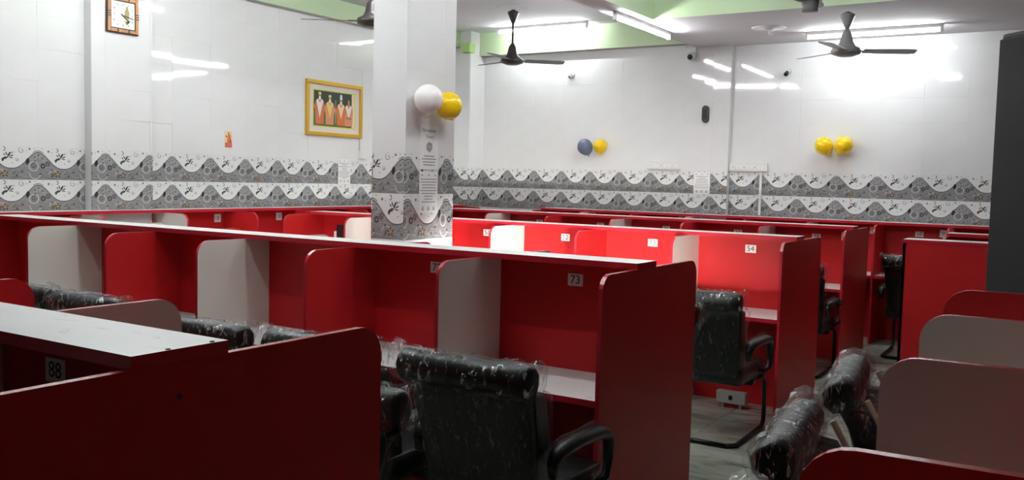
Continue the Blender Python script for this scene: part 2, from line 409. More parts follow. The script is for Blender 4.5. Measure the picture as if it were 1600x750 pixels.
tile_run(wb, -6.54, -3.82, -5.987-0.43*0.388, 0.388, ZJB, 3.04, pb(YB))
tile_run(wb, -3.82, -3.28, -3.83-0.03, 0.388, ZJB, ZS, pb(YB-0.08))
tile_run(wb, -3.28, 0.9, -2.769-0.43*0.393, 0.393, ZJB, ZS, pb(YB))

# ceiling: recessed bays between beams
ce = tag(MB().box((XL-0.12, -3.6, ZC), (4.2, YB+0.1, ZC+0.12), M['plaster']).build('ceiling'), kind='structure')
def beam(a, b, under=M['plaster']): MB().box(a, b, M['green'], bottom=under).build('beam', ce)
beam((XL, -3.5, 3.13), (XL+0.10, 9.60, ZC), M['plasticgrey'])
beam((XL, 9.58, 3.045), (-3.70, YB, ZC), M['plasticgrey'])
beam((-3.70, -3.5, ZS), (-3.44, 7.85, ZC))
MB().box((-3.70, 7.85, ZS), (4.0, YB, ZC), M['green'], bottom=M['plaster'], xs=M['plaster']).build('ceiling_slab', ce)
MB().box((-6.62, 9.30, 3.06), (-6.50, 9.42, 3.17), mat('lime_paint', (0.42, 0.64, 0.22), 0.6)).build('junction_box', ce)

# ---------------------------------------------------------------- column
CX0, CX1, CY0, CY1 = -3.70, -3.44, 4.276, 4.77
col = thing('column', 'square tiled column standing among the carrels with balloons and notices', 'column', ((CX0+CX1)/2, (CY0+CY1)/2, 0))
g = MB(); g.box((CX0-col.location.x+0.008, CY0-col.location.y+0.008, 0), (CX1-col.location.x-0.008, CY1-col.location.y-0.008, ZS), M['grout']); g.build('core', col)
def col_tiles(w, u0, u1, place, low=0.0):
    for k in range(-5, 7):
        z0 = ZJL - 0.012 + k*0.25
        h = min(0.25, ZS - z0)
        if h < 0.02: continue
        if k == -1: z0 -= 0.03; h += 0.03
        if k == -2: h -= 0.03
        z0b = max(0.0, z0); h -= (z0b - z0)
        m = M['border'] if k in (-1, 0) else M['tile']
        loc, rz = place(z0b)
        us = (u0, u1) if k == 0 else (u0 + low, u1 + low) if k == -1 else (0, 1)
        link('tile', tile_mesh(w, h, us[0], us[1], m), col, loc, (random.gauss(0, 0.001), 0, rz))
hx, hy = (CX1-CX0)/2, (CY1-CY0)/2
col_tiles(2*hx, 0.36, 1.03, lambda z: ((-hx, -hy+0.008, z), 0), 0.62)
for a, w, u in ((-hy, 0.385, 0.93), (-hy+0.385, 2*hy-0.385, 0.915)):
    col_tiles(w, u, u + w/0.40, lambda z, a=a: ((hx-0.008, a, z), FACE_LEFT))
col_tiles(2*hx, 0.2, 0.9, lambda z: ((hx, hy-0.008, z), PI))
col_tiles(2*hy, 0.0, 1.2, lambda z: ((-hx+0.008, hy, z), -PI/2))

# ---------------------------------------------------------------- carrels
ZT, ZSH, ZD = 1.150, 1.175, 0.665     # partition top, shelf top, desk top
T = 0.018
def rounded_panel(d0, d1, z1, r, near=True, far=False):
    """(y, z) outline, counter-clockwise from +X; near is -Y"""
    pts = [(d0, 0.0), (d1, 0.0)]
    n = 6
    if far: pts += [(d1 - r + r*math.cos(a), z1 - r + r*math.sin(a)) for a in [PI/2*k/n for k in range(n+1)]]
    else: pts.append((d1, z1))
    if near: pts += [(d0 + r - r*math.sin(a), z1 - r + r*math.cos(a)) for a in [PI/2*k/n for k in range(n+1)]]
    else: pts.append((d0, z1))
    return pts

def carrel_row(label, x, y, rotz, w, n, colours, near=True, far=True, depth=0.49, tags=(), plates=True, shelf=(-0.18, 0.012), extra=0.0, plate_mat='plastic',
               end_r=0.07, group=None, tag_z=1.065, left_end=True, first=None):
    """row running to local -X from its end panel at local x = 0; -Y is the near side"""
    root = thing('carrel_row', label, 'study carrel', (x, y, 0), rotz, group)
    first = first or w
    pos = lambda k: 0.0 if k == 0 else first + (k-1)*w
    L = pos(n) + extra
    for k in range(n):
        x1, x0 = -pos(k) - T, -pos(k+1)
        if k == n-1 and extra: x0 = -L + T
        g = MB().box((x0, -T/2, 0), (x1, T/2, ZT), M['red']); g.build('back_panel', root)
        for side, on in ((-1, near), (1, far)):
            if not on: continue
            a, b = (-depth+0.02, -T/2) if side < 0 else (T/2, depth-0.02)
            MB().box((x0, a, ZD-0.025), (x1, b, ZD), M['rededge'], top=M['white']).build('desk_top', root)
        if plates and near:
            for pz in ((1.045, 0.075, 0.07),):
                px = x1 - 0.075
                p = MB().box((px-0.035, -T/2-0.012, pz[0]), (px+0.035, -T/2, pz[0]+pz[1]), M[plate_mat]).build('switch_plate', root, bevel=0.003)
                MB().box((px-0.012, -T/2-0.016, pz[0]+0.022), (px+0.012, -T/2-0.012, pz[0]+0.054), M['plasticgrey'] if plate_mat == 'plastic' else M['blackmetal']).build('switch', p)
    for k in range(1, n):
        c = M['beige'] if colours[(k-1) % len(colours)] == 'b' else M['red']
        xx = -pos(k)
        if near: MB().prism(rounded_panel(-depth, -T/2, ZT, 0.075), xx-T, xx, c, M['rededge']).build('partition', root)
        if far: MB().prism(rounded_panel(T/2, depth, ZT, 0.075, False, True), xx-T, xx, c, M['rededge']).build('partition', root)
    d0, d1 = (-depth if near else -T/2), (depth if far else T/2)
    for xx in ((-T, 0.0), (-L, -L+T)) if left_end else ((-T, 0.0),):
        MB().prism(rounded_panel(d0, d1, ZT, end_r, near, far), xx[0], xx[1], M['red'], M['rededge']).build('end_panel', root)
    MB().box((-L, shelf[0], ZT), (0, shelf[1], ZSH), M['rededge'], top=M['white']).build('shelf', root)
    for k, txt, *ex in tags:
        xc = ex[0] if ex else -(pos(k) + pos(k+1))/2 + 0.01
        p = MB().box((xc-0.037, -T/2-0.0015, tag_z-0.027), (xc+0.037, -T/2, tag_z+0.027), M['paper']).build('number_tag', root)
        p['label'] = 'white card reading ' + txt
        if txt: link('digits', text_mesh(txt, 0.052, M['ink']), p, (xc, -T/2-0.0022, tag_z), (PI/2, 0, random.uniform(-0.06, 0.06)))
    return root

row88 = carrel_row('nearest double row of red carrels, tagged 88, in the dark left foreground', -1.395, 1.165, 0, 0.725, 7, 'br', tags=((0, '88', -0.513),), shelf=(-0.182, 0.032), tag_z=1.053, plates=False)
for sy in (-0.10, 0.0): MB().lathe([(0.0, 0.0025), (0.0045, 0.002), (0.005, 0.0)], M['darkwood'], 10, 'Z', (-0.008, sy, ZSH)).build('screw', row88)
MB().lathe([(0.0, 0.002), (0.006, 0.0015), (0.007, 0.0)], M['darkwood'], 12, 'X', (0.0, -0.08, 1.085)).build('screw', row88)
row73 = carrel_row('long double row of red carrels tagged 73, in front of the tiled column', -1.505, 3.545, 0, 0.762, 6, 'br', tags=((0, '73'), (1, '72')), extra=0.215, plate_mat='blackplastic', tag_z=1.066)
carrel_row('brightly lit row of red carrels just behind the tiled column, tagged 54', -1.555, 6.14, 0, 0.722, 6, 'br', tags=((0, '54'), (1, '53'), (2, '52'), (3, '51')), tag_z=1.068)
carrel_row('third row of red carrels, between the brightly lit row and the far wall row', -1.625, 8.20, 0, 0.705, 6, 'br', tags=((0, '38'), (1, '37'), (2, '36'), (3, '35'), (4, '34')))
carrel_row('row of red carrels standing against the far tiled wall', 1.535, 9.655, 0, 0.64, 11, 'rb', far=False, depth=0.46, tags=((4, '10'),), shelf=(-0.22, 0.02))
carrel_row('row of red carrels standing along the left tiled wall', -6.755, 9.36, PI/2, 0.757, 10, 'rrrrrbbbr', far=False, depth=0.455, tags=((6, '22'),), shelf=(-0.17, 0.02), first=0.585)
carrel_row('dark row of red and cream carrels at the right edge beside the aisle', 0.205, 0.50, -PI/2 + 0.038, 0.775, 4, 'rbb', far=False, depth=0.49, end_r=0.09, plates=False)
carrel_row('red carrel row turned away, plain red back with white top edge', 1.60, 6.40, 0, 0.86, 3, 'r', near=False, far=True, depth=0.45, plates=False, shelf=(-0.012, 0.20))
carrel_row('short red carrel row behind the plain red back near the far right', 1.60, 7.80, 0, 0.82, 3, 'br', far=False, depth=0.47, tags=((2, '9'),))

# small things on carrels
o = thing('power_socket', 'black power socket hanging on red panel of lit row, left of column', 'socket', (-5.62, 6.13, 1.0))
MB().box((-0.05, -0.045, -0.075), (0.05, 0, 0.06), M['blackplastic']).build('body', o, bevel=0.006)
MB().box((-0.085, -0.04, -0.07), (-0.056, 0, 0.0), M['plastic']).build('plug', o, bevel=0.004)
o = thing('power_socket', 'small black socket under the number 54 card beside the end panel', 'socket', (-1.665, 6.13, 0.85))
MB().box((-0.03, -0.028, -0.06), (0.03, 0, 0.05), M['blackplastic']).build('body', o, bevel=0.005)
MB().box((-0.018, -0.032, -0.03), (0.018, -0.028, 0.02), M['plasticgrey']).build('face_plate', o)
o = thing('junction_box', 'small white electrical box on two feet under the carrel tagged 54', 'box', (-1.93, 5.93, 0))
MB().box((-0.10, -0.03, 0.035), (0.10, 0.03, 0.115), M['plasticgrey']).build('body', o, bevel=0.004)
for sx in (-0.06, 0.06): MB().lathe([(0.012, 0), (0.012, 0.035)], M['plasticgrey'], 10, o=(sx, 0, 0)).build('foot', o)
MB().box((-0.012, -0.033, 0.06), (0.012, -0.03, 0.09), M['blackmetal']).build('switch', o)

# ---------------------------------------------------------------- chairs (face +Y, back towards -Y)
BACK = [(-0.190, 0.36), (-0.215, 0.45), (-0.245, 0.60), (-0.285, 0.745), (-0.310, 0.795)]
for _k in range(9):
    _a = math.radians(250 - _k*38); BACK.append((-0.310 + 0.056*math.cos(_a), 0.844 + 0.056*math.sin(_a)))
BACK += [(-0.215, 0.79), (-0.150, 0.68), (-0.098, 0.53), (-0.080, 0.42), (-0.095, 0.36)]
def back_normal(j):
    n = len(BACK); a, b = Vector(BACK[j-1]), Vector(BACK[(j+1) % n]); t = (b-a).normalized(); return Vector((-t.y, t.x))
def back_width(z): return 0.226 + 0.032*min(1, max(0, (z-0.36)/0.42)) + (0.010 if z > 0.787 else 0)
def skin(name, xs, place, m, caps=True):
    n = len(BACK); V, F = [], []
    for i, x in enumerate(xs):
        for j in range(n): V.append(place(i, x, j))
    for i in range(len(xs)-1):
        for j in range(n): F.append((i*n+j, (i+1)*n+j, (i+1)*n+(j+1) % n, i*n+(j+1) % n))
    if caps: F.append(list(range(n))); F.append([(len(xs)-1)*n + j for j in range(n)][::-1])
    me = bpy.data.meshes.new(name); me.from_pydata(V, [], F); me.materials.append(m)
    bm = bmesh.new(); bm.from_mesh(me); bmesh.ops.recalc_face_normals(bm, faces=bm.faces[:]); bm.to_mesh(me); bm.free()
    me.polygons.foreach_set('use_smooth', [True]*len(me.polygons)); return me
def chair_back_mesh():
    xs = [-1, -0.985, -0.95, -0.6, -0.2, 0.2, 0.6, 0.95, 0.985, 1]
    def place(i, x, j):
        y, z = BACK[j]; nr = back_normal(j); ins = {0: 0.020, 9: 0.020, 1: 0.007, 8: 0.007}.get(i, 0.0)
        o_ = -ins + 0.0022*math.sin(x*9 + j)
        return (x*back_width(z), y + nr.x*o_, z + nr.y*o_)
    return skin('backrest', xs, place, M['leather'])
def film_mesh(seed):
    rnd = random.Random(seed); N = 44
    xs = [-1 + 2*i/N for i in range(N+1)]; xs[0] = xs[-1] = 0
    ear = [rnd.uniform(0.012, 0.030), rnd.uniform(0.012, 0.030)]
    def place(i, x, j):
        y, z = BACK[j]; nr = back_normal(j); end = i in (0, N)
        x = (-1 if i == 0 else 1) if end else x
        roll = 5 <= j <= 13
        o_ = 0.006 + abs(rnd.gauss(0, 0.006 if roll else 0.0035)) + (0.004*math.sin(x*31 + seed*2 + z*6) if not roll else 0.003*math.sin(x*40 + j))
        if end: o_ = -0.012
        side = 0 if x < 0 else 1
        f = 0.010 + (ear[side]*max(0.0, (z-0.70)/0.2) if abs(x) > 0.93 else 0) + (rnd.uniform(0, 0.010) if abs(x) > 0.97 else 0)
        if abs(x) > 0.97 and z < 0.5: f += 0.012
        return (x*back_width(z) + math.copysign(f if abs(x) > 0.9 else 0.0, x), y + nr.x*o_, z + nr.y*o_ - (0.02 if z < 0.37 else 0) + (0.5*f if abs(x) > 0.93 and z > 0.85 else 0))
    return skin('plastic_cover', xs, place, M['film'])

def seat_mesh():
    g = MB(); g.box((-0.25, -0.20, 0.34), (0.25, 0.27, 0.44), M['leather']); return g.mesh('seat', True, 0.03)
def arm_mesh(s):
    g = MB(); x = s*0.285
    pts = [(x, -0.19, 0.50), (x, -0.195, 0.55), (x, -0.17, 0.575), (x, -0.10, 0.588), (x, 0.02, 0.590), (x, 0.13, 0.585), (x, 0.20, 0.568), (x, 0.235, 0.54), (x, 0.235, 0.46), (x, 0.215, 0.40), (s*0.262, 0.18, 0.375)]
    g.tube(pts, [0.016, 0.02, 0.028, 0.033, 0.034, 0.033, 0.03, 0.024, 0.02, 0.018, 0.016], M['leather'], 12, 0.8)
    return g.mesh('armrest', True)
def arm_film_mesh(s, seed):
    rnd = random.Random(seed); g = MB(); x = s*0.285
    pts = [(x + rnd.uniform(-.004, .004), y, z + rnd.uniform(-.004, .006)) for y, z in ((-0.20, 0.565), (-0.16, 0.578), (-0.09, 0.590), (0.0, 0.592), (0.08, 0.590), (0.14, 0.585))]
    g.tube(pts, [0.045, 0.040, 0.043, 0.041, 0.044, 0.052], M['film'], 12, 0.85)
    return g.mesh('plastic_wrap', True)
def base_mesh():
    g = MB()
    for s in (-1, 1):
        x = s*0.245
        g.tube([(x, 0.16, 0.345), (x, 0.24, 0.335), (x, 0.285, 0.29), (x, 0.29, 0.15), (x, 0.285, 0.05), (x, 0.25, 0.016), (x, 0.0, 0.014), (x, -0.24, 0.014), (s*0.20, -0.285, 0.014)], 0.014, M['blackmetal'], 8)
    g.tube([(-0.205, -0.285, 0.014), (0, -0.285, 0.014), (0.205, -0.285, 0.014)], 0.014, M['blackmetal'], 8)
    g.box((-0.245, 0.02, 0.315), (0.245, 0.10, 0.342), M['blackmetal'])
    return g.mesh('base_frame', True)
CH = dict(seat=seat_mesh(), back=chair_back_mesh(), arml=arm_mesh(-1), armr=arm_mesh(1), base=base_mesh())
FILMS = [film_mesh(k) for k in range(4)]
ARMF = [(arm_film_mesh(-1, k), arm_film_mesh(1, k+9)) for k in range(2)]
def chair(label, x, y, rotz, k=0, card=False, scale=1.0, group='office chairs at the carrels'):
    c = thing('office_chair', label, 'chair', (x, y, 0), rotz, group)
    if scale != 1.0: c.scale = (scale,)*3
    link('seat', CH['seat'], c); b = link('backrest', CH['back'], c)
    f = link('plastic_cover', FILMS[k % 4], b); f['label'] = 'crinkled clear plastic film'
    for s in (0, 1):
        a = link('armrest', CH['arml' if s == 0 else 'armr'], c)
        link('plastic_wrap', ARMF[k % 2][s], a)
    link('base_frame', CH['base'], c)
    if card:
        g = MB()
        for s_ in (-1, 1): g.prism([(-0.20, 0.55), (-0.095, 0.55), (-0.13, 0.66), (-0.22, 0.63)], s_*0.258-0.002, s_*0.258+0.002, M['tag'], M['tag'])
        g.box((-0.252, -0.088, 0.50), (0.20, -0.078, 0.555), M['tag'])
        q = g.build('card_tag', c); q['label'] = 'orange brown card'
        for s in (-1, 1):
            g = MB(); g.tube([(s*0.252, -0.232, 0.845), (s*0.252, -0.196, 0.78), (s*0.25, -0.134, 0.68), (s*0.24, -0.080, 0.53)], 0.009, M['foam'], 6)
            g.build('edge_strip', c)['label'] = 'pale edge strip'
    return c
chair('large black chair in plastic wrap pulled out below the number 73 card', -1.745, 2.82, 0.0, 0, scale=1.0)
chair('black wrapped chair second along row 73, top peeping above dark end panel', -2.40, 2.80, 0.0, 1)
chair('black wrapped chair third along row 73, behind the cream partition end', -3.04, 2.76, 0.03, 2)
chair('black wrapped chair whose top peeps over the left cream partition', -4.03, 2.92, 0.0, 3)
chair('leftmost black wrapped chair, between dark panel and cream partition', -4.67, 2.93, 0.02, 1)
chair('black chair on the far side of the nearest row, behind dark end panel', -1.86, 1.68, PI, 2)
chair('black chair half hidden behind the right end panel of row 73', -1.86, 4.00, PI, 3)
chair('black wrapped chair at the brightly lit carrel tagged 54', -1.85, 5.27, 0.0, 0)
chair('black chair at the lit carrel tagged 52, only its top rim showing', -3.06, 5.42, 0.0, 2)
chair('black chair at the third row, between two red end panels', -1.93, 7.50, 0.0, 3)
chair('black chair at the far wall row, left of the plain red back', -1.19, 8.82, 0.0, 1, scale=1.03)
chair('farther tall black chair with orange card in the right aisle', -0.33, 3.22, -PI/2 + 0.12, 1, True, 1.0)
chair('middle black chair with orange card in the right aisle', -0.32, 2.45, -PI/2 + 0.10, 2, True, 0.985)
chair('nearest black chair in the right aisle, only its wrapped top showing', -0.25, 1.68, -PI/2 + 0.10, 3, True, 0.96)

# tall black cabinet at the right edge
o = thing('cabinet', 'tall plain black cabinet at the right edge behind the dark carrels', 'cabinet', (-0.38, 5.05, 0), -PI/4)
MB().box((0, 0.0, 0.05), (1.0, 0.45, 2.265), M['black']).build('body', o, bevel=0.02)
MB().box((0.02, 0.02, 0.0), (0.98, 0.42, 0.05), M['blackplastic']).build('plinth', o)
for k in range(2): MB().box((0.012 + k*0.492, -0.018, 0.08), (0.496 + k*0.492, 0.0, 2.235), M['black']).build('door', o, bevel=0.005)

# ---------------------------------------------------------------- lamps
def tube_light(label, p, length, rotz, up=True, m='tube', group='fluorescent tube lights', wall=False):
    """batten with a bare tube; p is the mounting point, tube below (or in front when wall)"""
    o = thing('tube_light', label, 'light', p, rotz, group)
    h = length/2
    if wall:
        MB().box((-h, -0.03, -0.018), (h, 0, 0.018), M['plastic']).build('batten', o, bevel=0.004)
        q = (0, -0.05, 0)
    else:
        MB().box((-h, -0.02, -0.035), (h, 0.02, 0), M['plastic']).build('batten', o, bevel=0.004)
        q = (0, 0, -0.055)
    MB().lathe([(0.002, -h+0.03), (0.0145, -h+0.03), (0.0145, h-0.03), (0.002, h-0.03)], M[m], 12, 'X', q).build('tube', o, smooth=False)
    for s in (-1, 1): MB().box((s*h-0.012-s*0.012, q[1]-0.018, q[2]-0.02), (s*h+0.012-s*0.012, q[1]+0.018, q[2]+0.02), M['plastic']).build('end_cap', o, bevel=0.003)
    return o
tube_light('bright tube light under the beam above the column, pointing away', (-3.57, 7.94, ZS), 1.25, PI/2)
tube_light('bright tube light over the green beam of the far wall, left', (-5.5, 9.33, ZC), 1.22, 0, m='tubefar')
tube_light('bright tube light over the far wall behind the right fan', (-1.76, 9.08, ZS), 1.22, 0, m='tubefar')
tube_light('tube light out of view on the ceiling above the lit row', (-2.1, 6.65, ZC), 1.22, PI/2)
tube_light('tube light out of view on the ceiling beside the column', (-4.75, 6.0, ZC), 1.22, PI/2)
tube_light('tube light out of view on the ceiling near the left wall', (-5.6, 4.3, ZC), 1.22, PI/2)
tube_light('tube light out of view on the ceiling over the nearest rows', (-4.05, 3.2, ZC), 1.22, 0)
tube_light('tube light out of view on the ceiling over row 73', (-2.35, 3.3, ZC), 1.22, 0)
tube_light('added tube light out of view on the ceiling right of the column', (-1.95, 4.5, ZC), 1.22, PI/2)  # extra tube, added to brighten the column faces
tube_light('added tube light out of view on the ceiling over the dark foreground', (-2.9, 2.2, ZC), 1.22, 0)  # extra tube, added to raise the light over the near rows
tube_light('added tube light out of view on the ceiling over the left end of row 73', (-5.3, 3.3, ZC), 1.22, 0)  # extra tube, added to lift the near part of the left wall
def hooded_fill_lamp(label, x, y, rot=30, m2='fillpanel'):  # added lamp, hood shaped to brighten the second row; no such source known
    o = thing('added_fill_lamp', label, 'lamp', (x, y, ZD), math.radians(rot), 'added unseen fill lamps')
    MB().lathe([(0.0, 0.0), (0.06, 0.0), (0.06, 0.012), (0.015, 0.02), (0.0, 0.02)], M['plastic'], 20).build('base', o)
    MB().lathe([(0.009, 0.02), (0.009, 0.33)], M['plasticgrey'], 10).build('stem', o, smooth=True)
    h = MB(); m = M['blackplastic']; w = 0.11
    h.box((-w, -0.05, 0.37), (w, 0.15, 0.376), m); h.box((-w, -0.05, 0.32), (w, -0.044, 0.37), m); h.box((-w, -0.05, 0.314), (w, 0.15, 0.32), m)
    for sx in (-w, w-0.006): h.box((sx, -0.044, 0.32), (sx+0.006, 0.18, 0.37), m)
    h.build('hood', o)
    MB().box((-0.08, -0.043, 0.325), (0.08, -0.038, 0.365), M[m2]).build('light_panel', o)
hooded_fill_lamp('added unseen fill lamp behind the number 73 panel', -1.66, 3.76, 36, 'brightfill')
hooded_fill_lamp('added unseen fill lamp behind row 73, nearest right of the second partition', -2.42, 3.78)
hooded_fill_lamp('added unseen fill lamp behind row 73, just right of the column', -2.80, 3.78)
hooded_fill_lamp('added unseen fill lamp behind row 73, left of the column', -3.98, 3.78)

# ---------------------------------------------------------------- ceiling fans
def fan(label, x, y, zc, zh, ang, mt, sc=1.0, cup=None, ring=True):
    o = thing('ceiling_fan', label, 'fan', (x, y, zc), 0, 'ceiling fans'); d = zh - zc
    if ring: MB().lathe([(0.0, -0.004), (0.17, -0.004), (0.18, 0.0)], M['plaster'], 28).build('ceiling_rose', o, smooth=False)
    MB().lathe([(0.012, -0.02), (0.062, -0.05), (0.058, -0.065), (0.03, -0.13), (0.014, -0.17)], M[mt], 20).build('canopy', o, smooth=True)
    MB().lathe([(0.012, d+0.12), (0.012, -0.02)], M[mt], 10).build('rod', o, smooth=True)
    MB().lathe([(0.014, d+0.20), (0.04, d+0.16), (0.055, d+0.09), (0.075, d+0.055), (0.115, d+0.035), (0.125, d+0.01), (0.115, d-0.01), (0.06, d-0.03), (0.0, d-0.033)], M[mt], 28).build('motor', o, smooth=True)
    if cup: MB().lathe([(0.06, d-0.025), (0.055, d-0.10), (0.0, d-0.102)], M[cup], 20).build('bottom_cup', o, smooth=True)
    for k in range(3):
        b = MB()
        V, F = [], []
        for i in range(9):
            t = i/8; r = 0.14 + t*0.50*sc; hw = 0.052 + 0.014*t if i < 8 else 0.045
            tilt = -0.16
            for s, zz in ((-1, 0.003), (1, 0.003), (1, -0.003), (-1, -0.003)):
                V.append((r, s*hw, zz + s*hw*tilt))
        for i in range(8):
            for j in range(4): F.append((i*4+j, i*4+(j+1) % 4, (i+1)*4+(j+1) % 4, (i+1)*4+j))
        F += [(3, 2, 1, 0), (32, 33, 34, 35)]
        b.add(V, F, M[mt]); b.box((0.09, -0.02, -0.004), (0.19, 0.02, 0.004), M[mt])
        b.build('blade', o, (0, 0, d+0.015), (0, 0, math.radians(ang + 120*k)))
    return o
fan('dark ceiling fan hanging in front of the green beam, right of column', -5.25, 8.31, ZC, 2.755, 40, 'fan', 0.85)
fan('grey ceiling fan hanging in front of the bright right far wall', -1.76, 8.05, ZS, 2.635, 25, 'fangrey', 0.85, ring=False)
fan('dark ceiling fan half hidden behind the left side of the column', -4.99, 5.74, ZC, 2.745, 215, 'fan', 0.85)
fan('ceiling fan at the top edge showing only its dark motor and grey cup', -1.70, 6.60, ZC, 2.83, 100, 'fan', 0.7, 'fangrey')
o = thing('ceiling_rose', 'round white ceiling plate with hook on the far ceiling', 'ceiling fitting', (-2.62, 8.70, ZS))
MB().lathe([(0.0, -0.02), (0.05, -0.02), (0.06, -0.008), (0.15, -0.006), (0.16, 0.0)], M['plaster'], 28).build('plate', o, smooth=True)
MB().tube([(0, 0, -0.01), (0, 0, -0.05), (0.02, 0, -0.075), (0.04, 0, -0.06)], 0.006, M['plastic'], 8).build('hook', o, smooth=True)

# ---------------------------------------------------------------- things on the walls
def wall_thing(name, label, cat, p, rz, group=None): return thing(name, label, cat, p, rz, group)
XW, YW = XL + 0.008, YB - 0.008
# clock
o = wall_thing('wall_clock', 'square wall clock with copper wood frame at top left', 'clock', (XL+0.098, 4.645, 2.755), FACE_LEFT)
h = 0.145
MB().box((-h, -0.022, -h), (h, 0, h), M['darkwood']).build('case', o, bevel=0.004)
for a, b in (((-h+0.006, -h+0.006), (-h+0.032, h-0.006)), ((h-0.032, -h+0.006), (h-0.006, h-0.006)), ((-h+0.034, -h+0.006), (h-0.034, -h+0.03)), ((-h+0.034, h-0.03), (h-0.034, h-0.006))):
    MB().box((a[0], -0.03, a[1]), (b[0], -0.022, b[1]), M['copper']).build('frame_bar', o, bevel=0.002)
for sx in (-1, 1):
    for k in range(3): MB().box((sx*0.127-0.014, -0.032, -0.022+k*0.018), (sx*0.127+0.014, -0.03, -0.014+k*0.018), M['darkwood']).build('inlay', o)
    for sz in (-1, 1): MB().box((sx*0.05-0.006, -0.032, sz*0.127-0.012), (sx*0.05+0.006, -0.03, sz*0.127+0.012), M['darkwood']).build('inlay', o)
d = MB().box((-0.105, -0.0235, -0.105), (0.105, -0.022, 0.105), M['dial']).build('dial', o)
for k in range(1, 13):
    a = PI/2 - k*PI/6; q = 0.082/max(abs(math.cos(a)), abs(math.sin(a)), 0.87)
    link('numeral', text_mesh(str(k), 0.022, M['ink']), d, (q*math.cos(a), -0.0242, q*math.sin(a)), (PI/2, 0, 0))
MB().oval(0.035, 0.012, 0.022, 0.045, M['goldprint']).oval(0.035, 0.06, 0.010, 0.016, M['goldprint']).poly([(0.01, -0.045), (0.065, -0.045), (0.045, -0.02), (0.03, -0.075)], M['goldprint'], -0.0002).build('emblem', d, (0, -0.0240, 0))
for L_, ang, wd in ((0.075, -24, 0.0035), (0.105, -12, 0.0022)):
    MB().box((-0.012, -0.002, -wd), (L_, 0, wd), M['ink']).build('hand', d, (-0.01, -0.026 if L_ < 0.09 else -0.0285, 0.0), (0, math.radians(-ang) if L_ > 0.09 else math.radians(38), 0))
# framed picture of four robed figures
o = wall_thing('framed_picture', 'gold framed picture of four robed people on the left wall', 'picture', (XW, 7.228, 2.197), FACE_LEFT)
w, hh = 0.425, 0.285
for a, b in (((-w, -hh), (w, -hh+0.04)), ((-w, hh-0.04), (w, hh)), ((-w, -hh+0.04), (-w+0.04, hh-0.04)), ((w-0.04, -hh+0.04), (w, hh-0.04))):
    MB().box((a[0], -0.03, a[1]), (b[0], 0, b[1]), M['gold']).build('frame_bar', o, bevel=0.005)
MB().box((-w+0.04, -0.012, -hh+0.04), (w-0.04, 0, hh-0.04), M['mount']).build('mount', o)
g = MB(); g.rect(-0.325, -0.195, 0.325, 0.195, M['pyel'], 0)
g.rect(-0.312, -0.182, 0.312, 0.182, M['pdark'], -0.0005); g.rect(-0.312, -0.182, 0.312, -0.02, M['pgreen'], -0.0008)
g.rect(0.262, -0.182, 0.312, 0.182, M['pcream'], -0.0009)
def figure(cx, top, robe, shawl, hat, arms):
    y = -0.0012
    g.poly([(cx-0.058, -0.165), (cx+0.058, -0.165), (cx+0.066, 0.0), (cx+0.055, top-0.075), (cx+0.02, top-0.055), (cx-0.02, top-0.055), (cx-0.055, top-0.075), (cx-0.066, 0.0)], robe, y)
    g.poly([(cx-0.03, top-0.06), (cx-0.05, top-0.08), (cx-0.012, -0.06), (cx, -0.10), (cx+0.012, -0.06), (cx+0.05, top-0.08), (cx+0.03, top-0.06), (cx, top-0.10)], shawl, y-0.0003)
    if arms:
        g.poly([(cx-0.055, top-0.08), (cx-0.085, top-0.14), (cx-0.06, top-0.20), (cx-0.045, top-0.19)], robe, y-0.0004); g.poly([(cx+0.055, top-0.08), (cx+0.045, top-0.19), (cx+0.06, top-0.20), (cx+0.085, top-0.14)], robe, y-0.0004)
    else:
        g.oval(cx, top-0.20, 0.05, 0.014, M['pskin'], y-0.0005)
    g.oval(cx, top-0.03, 0.019, 0.028, M['pskin'], y-0.0005)
    g.oval(cx, top-0.052, 0.015, 0.022, M['pwhite'] if hat else M['pskin'], y-0.0006)
    if hat == 'tall': g.poly([(cx-0.02, top-0.015), (cx+0.02, top-0.015), (cx+0.015, top+0.03), (cx, top+0.045), (cx-0.015, top+0.03)], M['pwhite'], y-0.0007)
    elif hat: g.poly([(cx-0.022, top-0.014), (cx+0.022, top-0.014), (cx+0.018, top+0.012), (cx-0.018, top+0.012)], M['pgold'], y-0.0007)
    for s in (-1, 1): g.oval(cx + s*0.025, -0.170, 0.018, 0.008, M['pbrown'], y-0.0002)
figure(-0.225, 0.155, M['porange'], M['pwhite'], 'cap', True)
figure(-0.075, 0.135, M['ppeach'], M['pgold'], 'cap', True)
figure(0.095, 0.125, M['porange'], M['pcream'], 'tall', True)
figure(0.215, 0.120, M['ppeach'], M['pwhite'], None, False)
g.rect(0.010, -0.15, 0.014, 0.10, M['pwhite'], -0.0025)
g.build('picture', o, (0, -0.0125, 0))
# small card
o = wall_thing('picture_card', 'small unframed picture card of a red robed figure on left wall', 'picture', (XW, 5.82, 1.812), FACE_LEFT)
MB().box((-0.043, -0.002, -0.078), (0.043, 0, 0.078), M['pcream']).build('card', o)
g = MB().rect(-0.040, -0.074, 0.040, -0.03, M['ppink'], 0); g.poly([(-0.02, -0.06), (0.028, -0.06), (0.03, 0.0), (0.02, 0.045), (-0.005, 0.05), (-0.014, 0.02)], M['porange'], -0.0004)
g.oval(0.002, 0.058, 0.009, 0.012, M['pskin'], -0.0005); g.oval(-0.026, 0.028, 0.008, 0.01, M['pbrown'], -0.0005); g.oval(0.024, -0.018, 0.010, 0.016, M['pbrown'], -0.0006); g.oval(0.024, 0.03, 0.012, 0.02, M['pgold'], -0.0003)
g.build('picture', o, (0, -0.0024, 0))

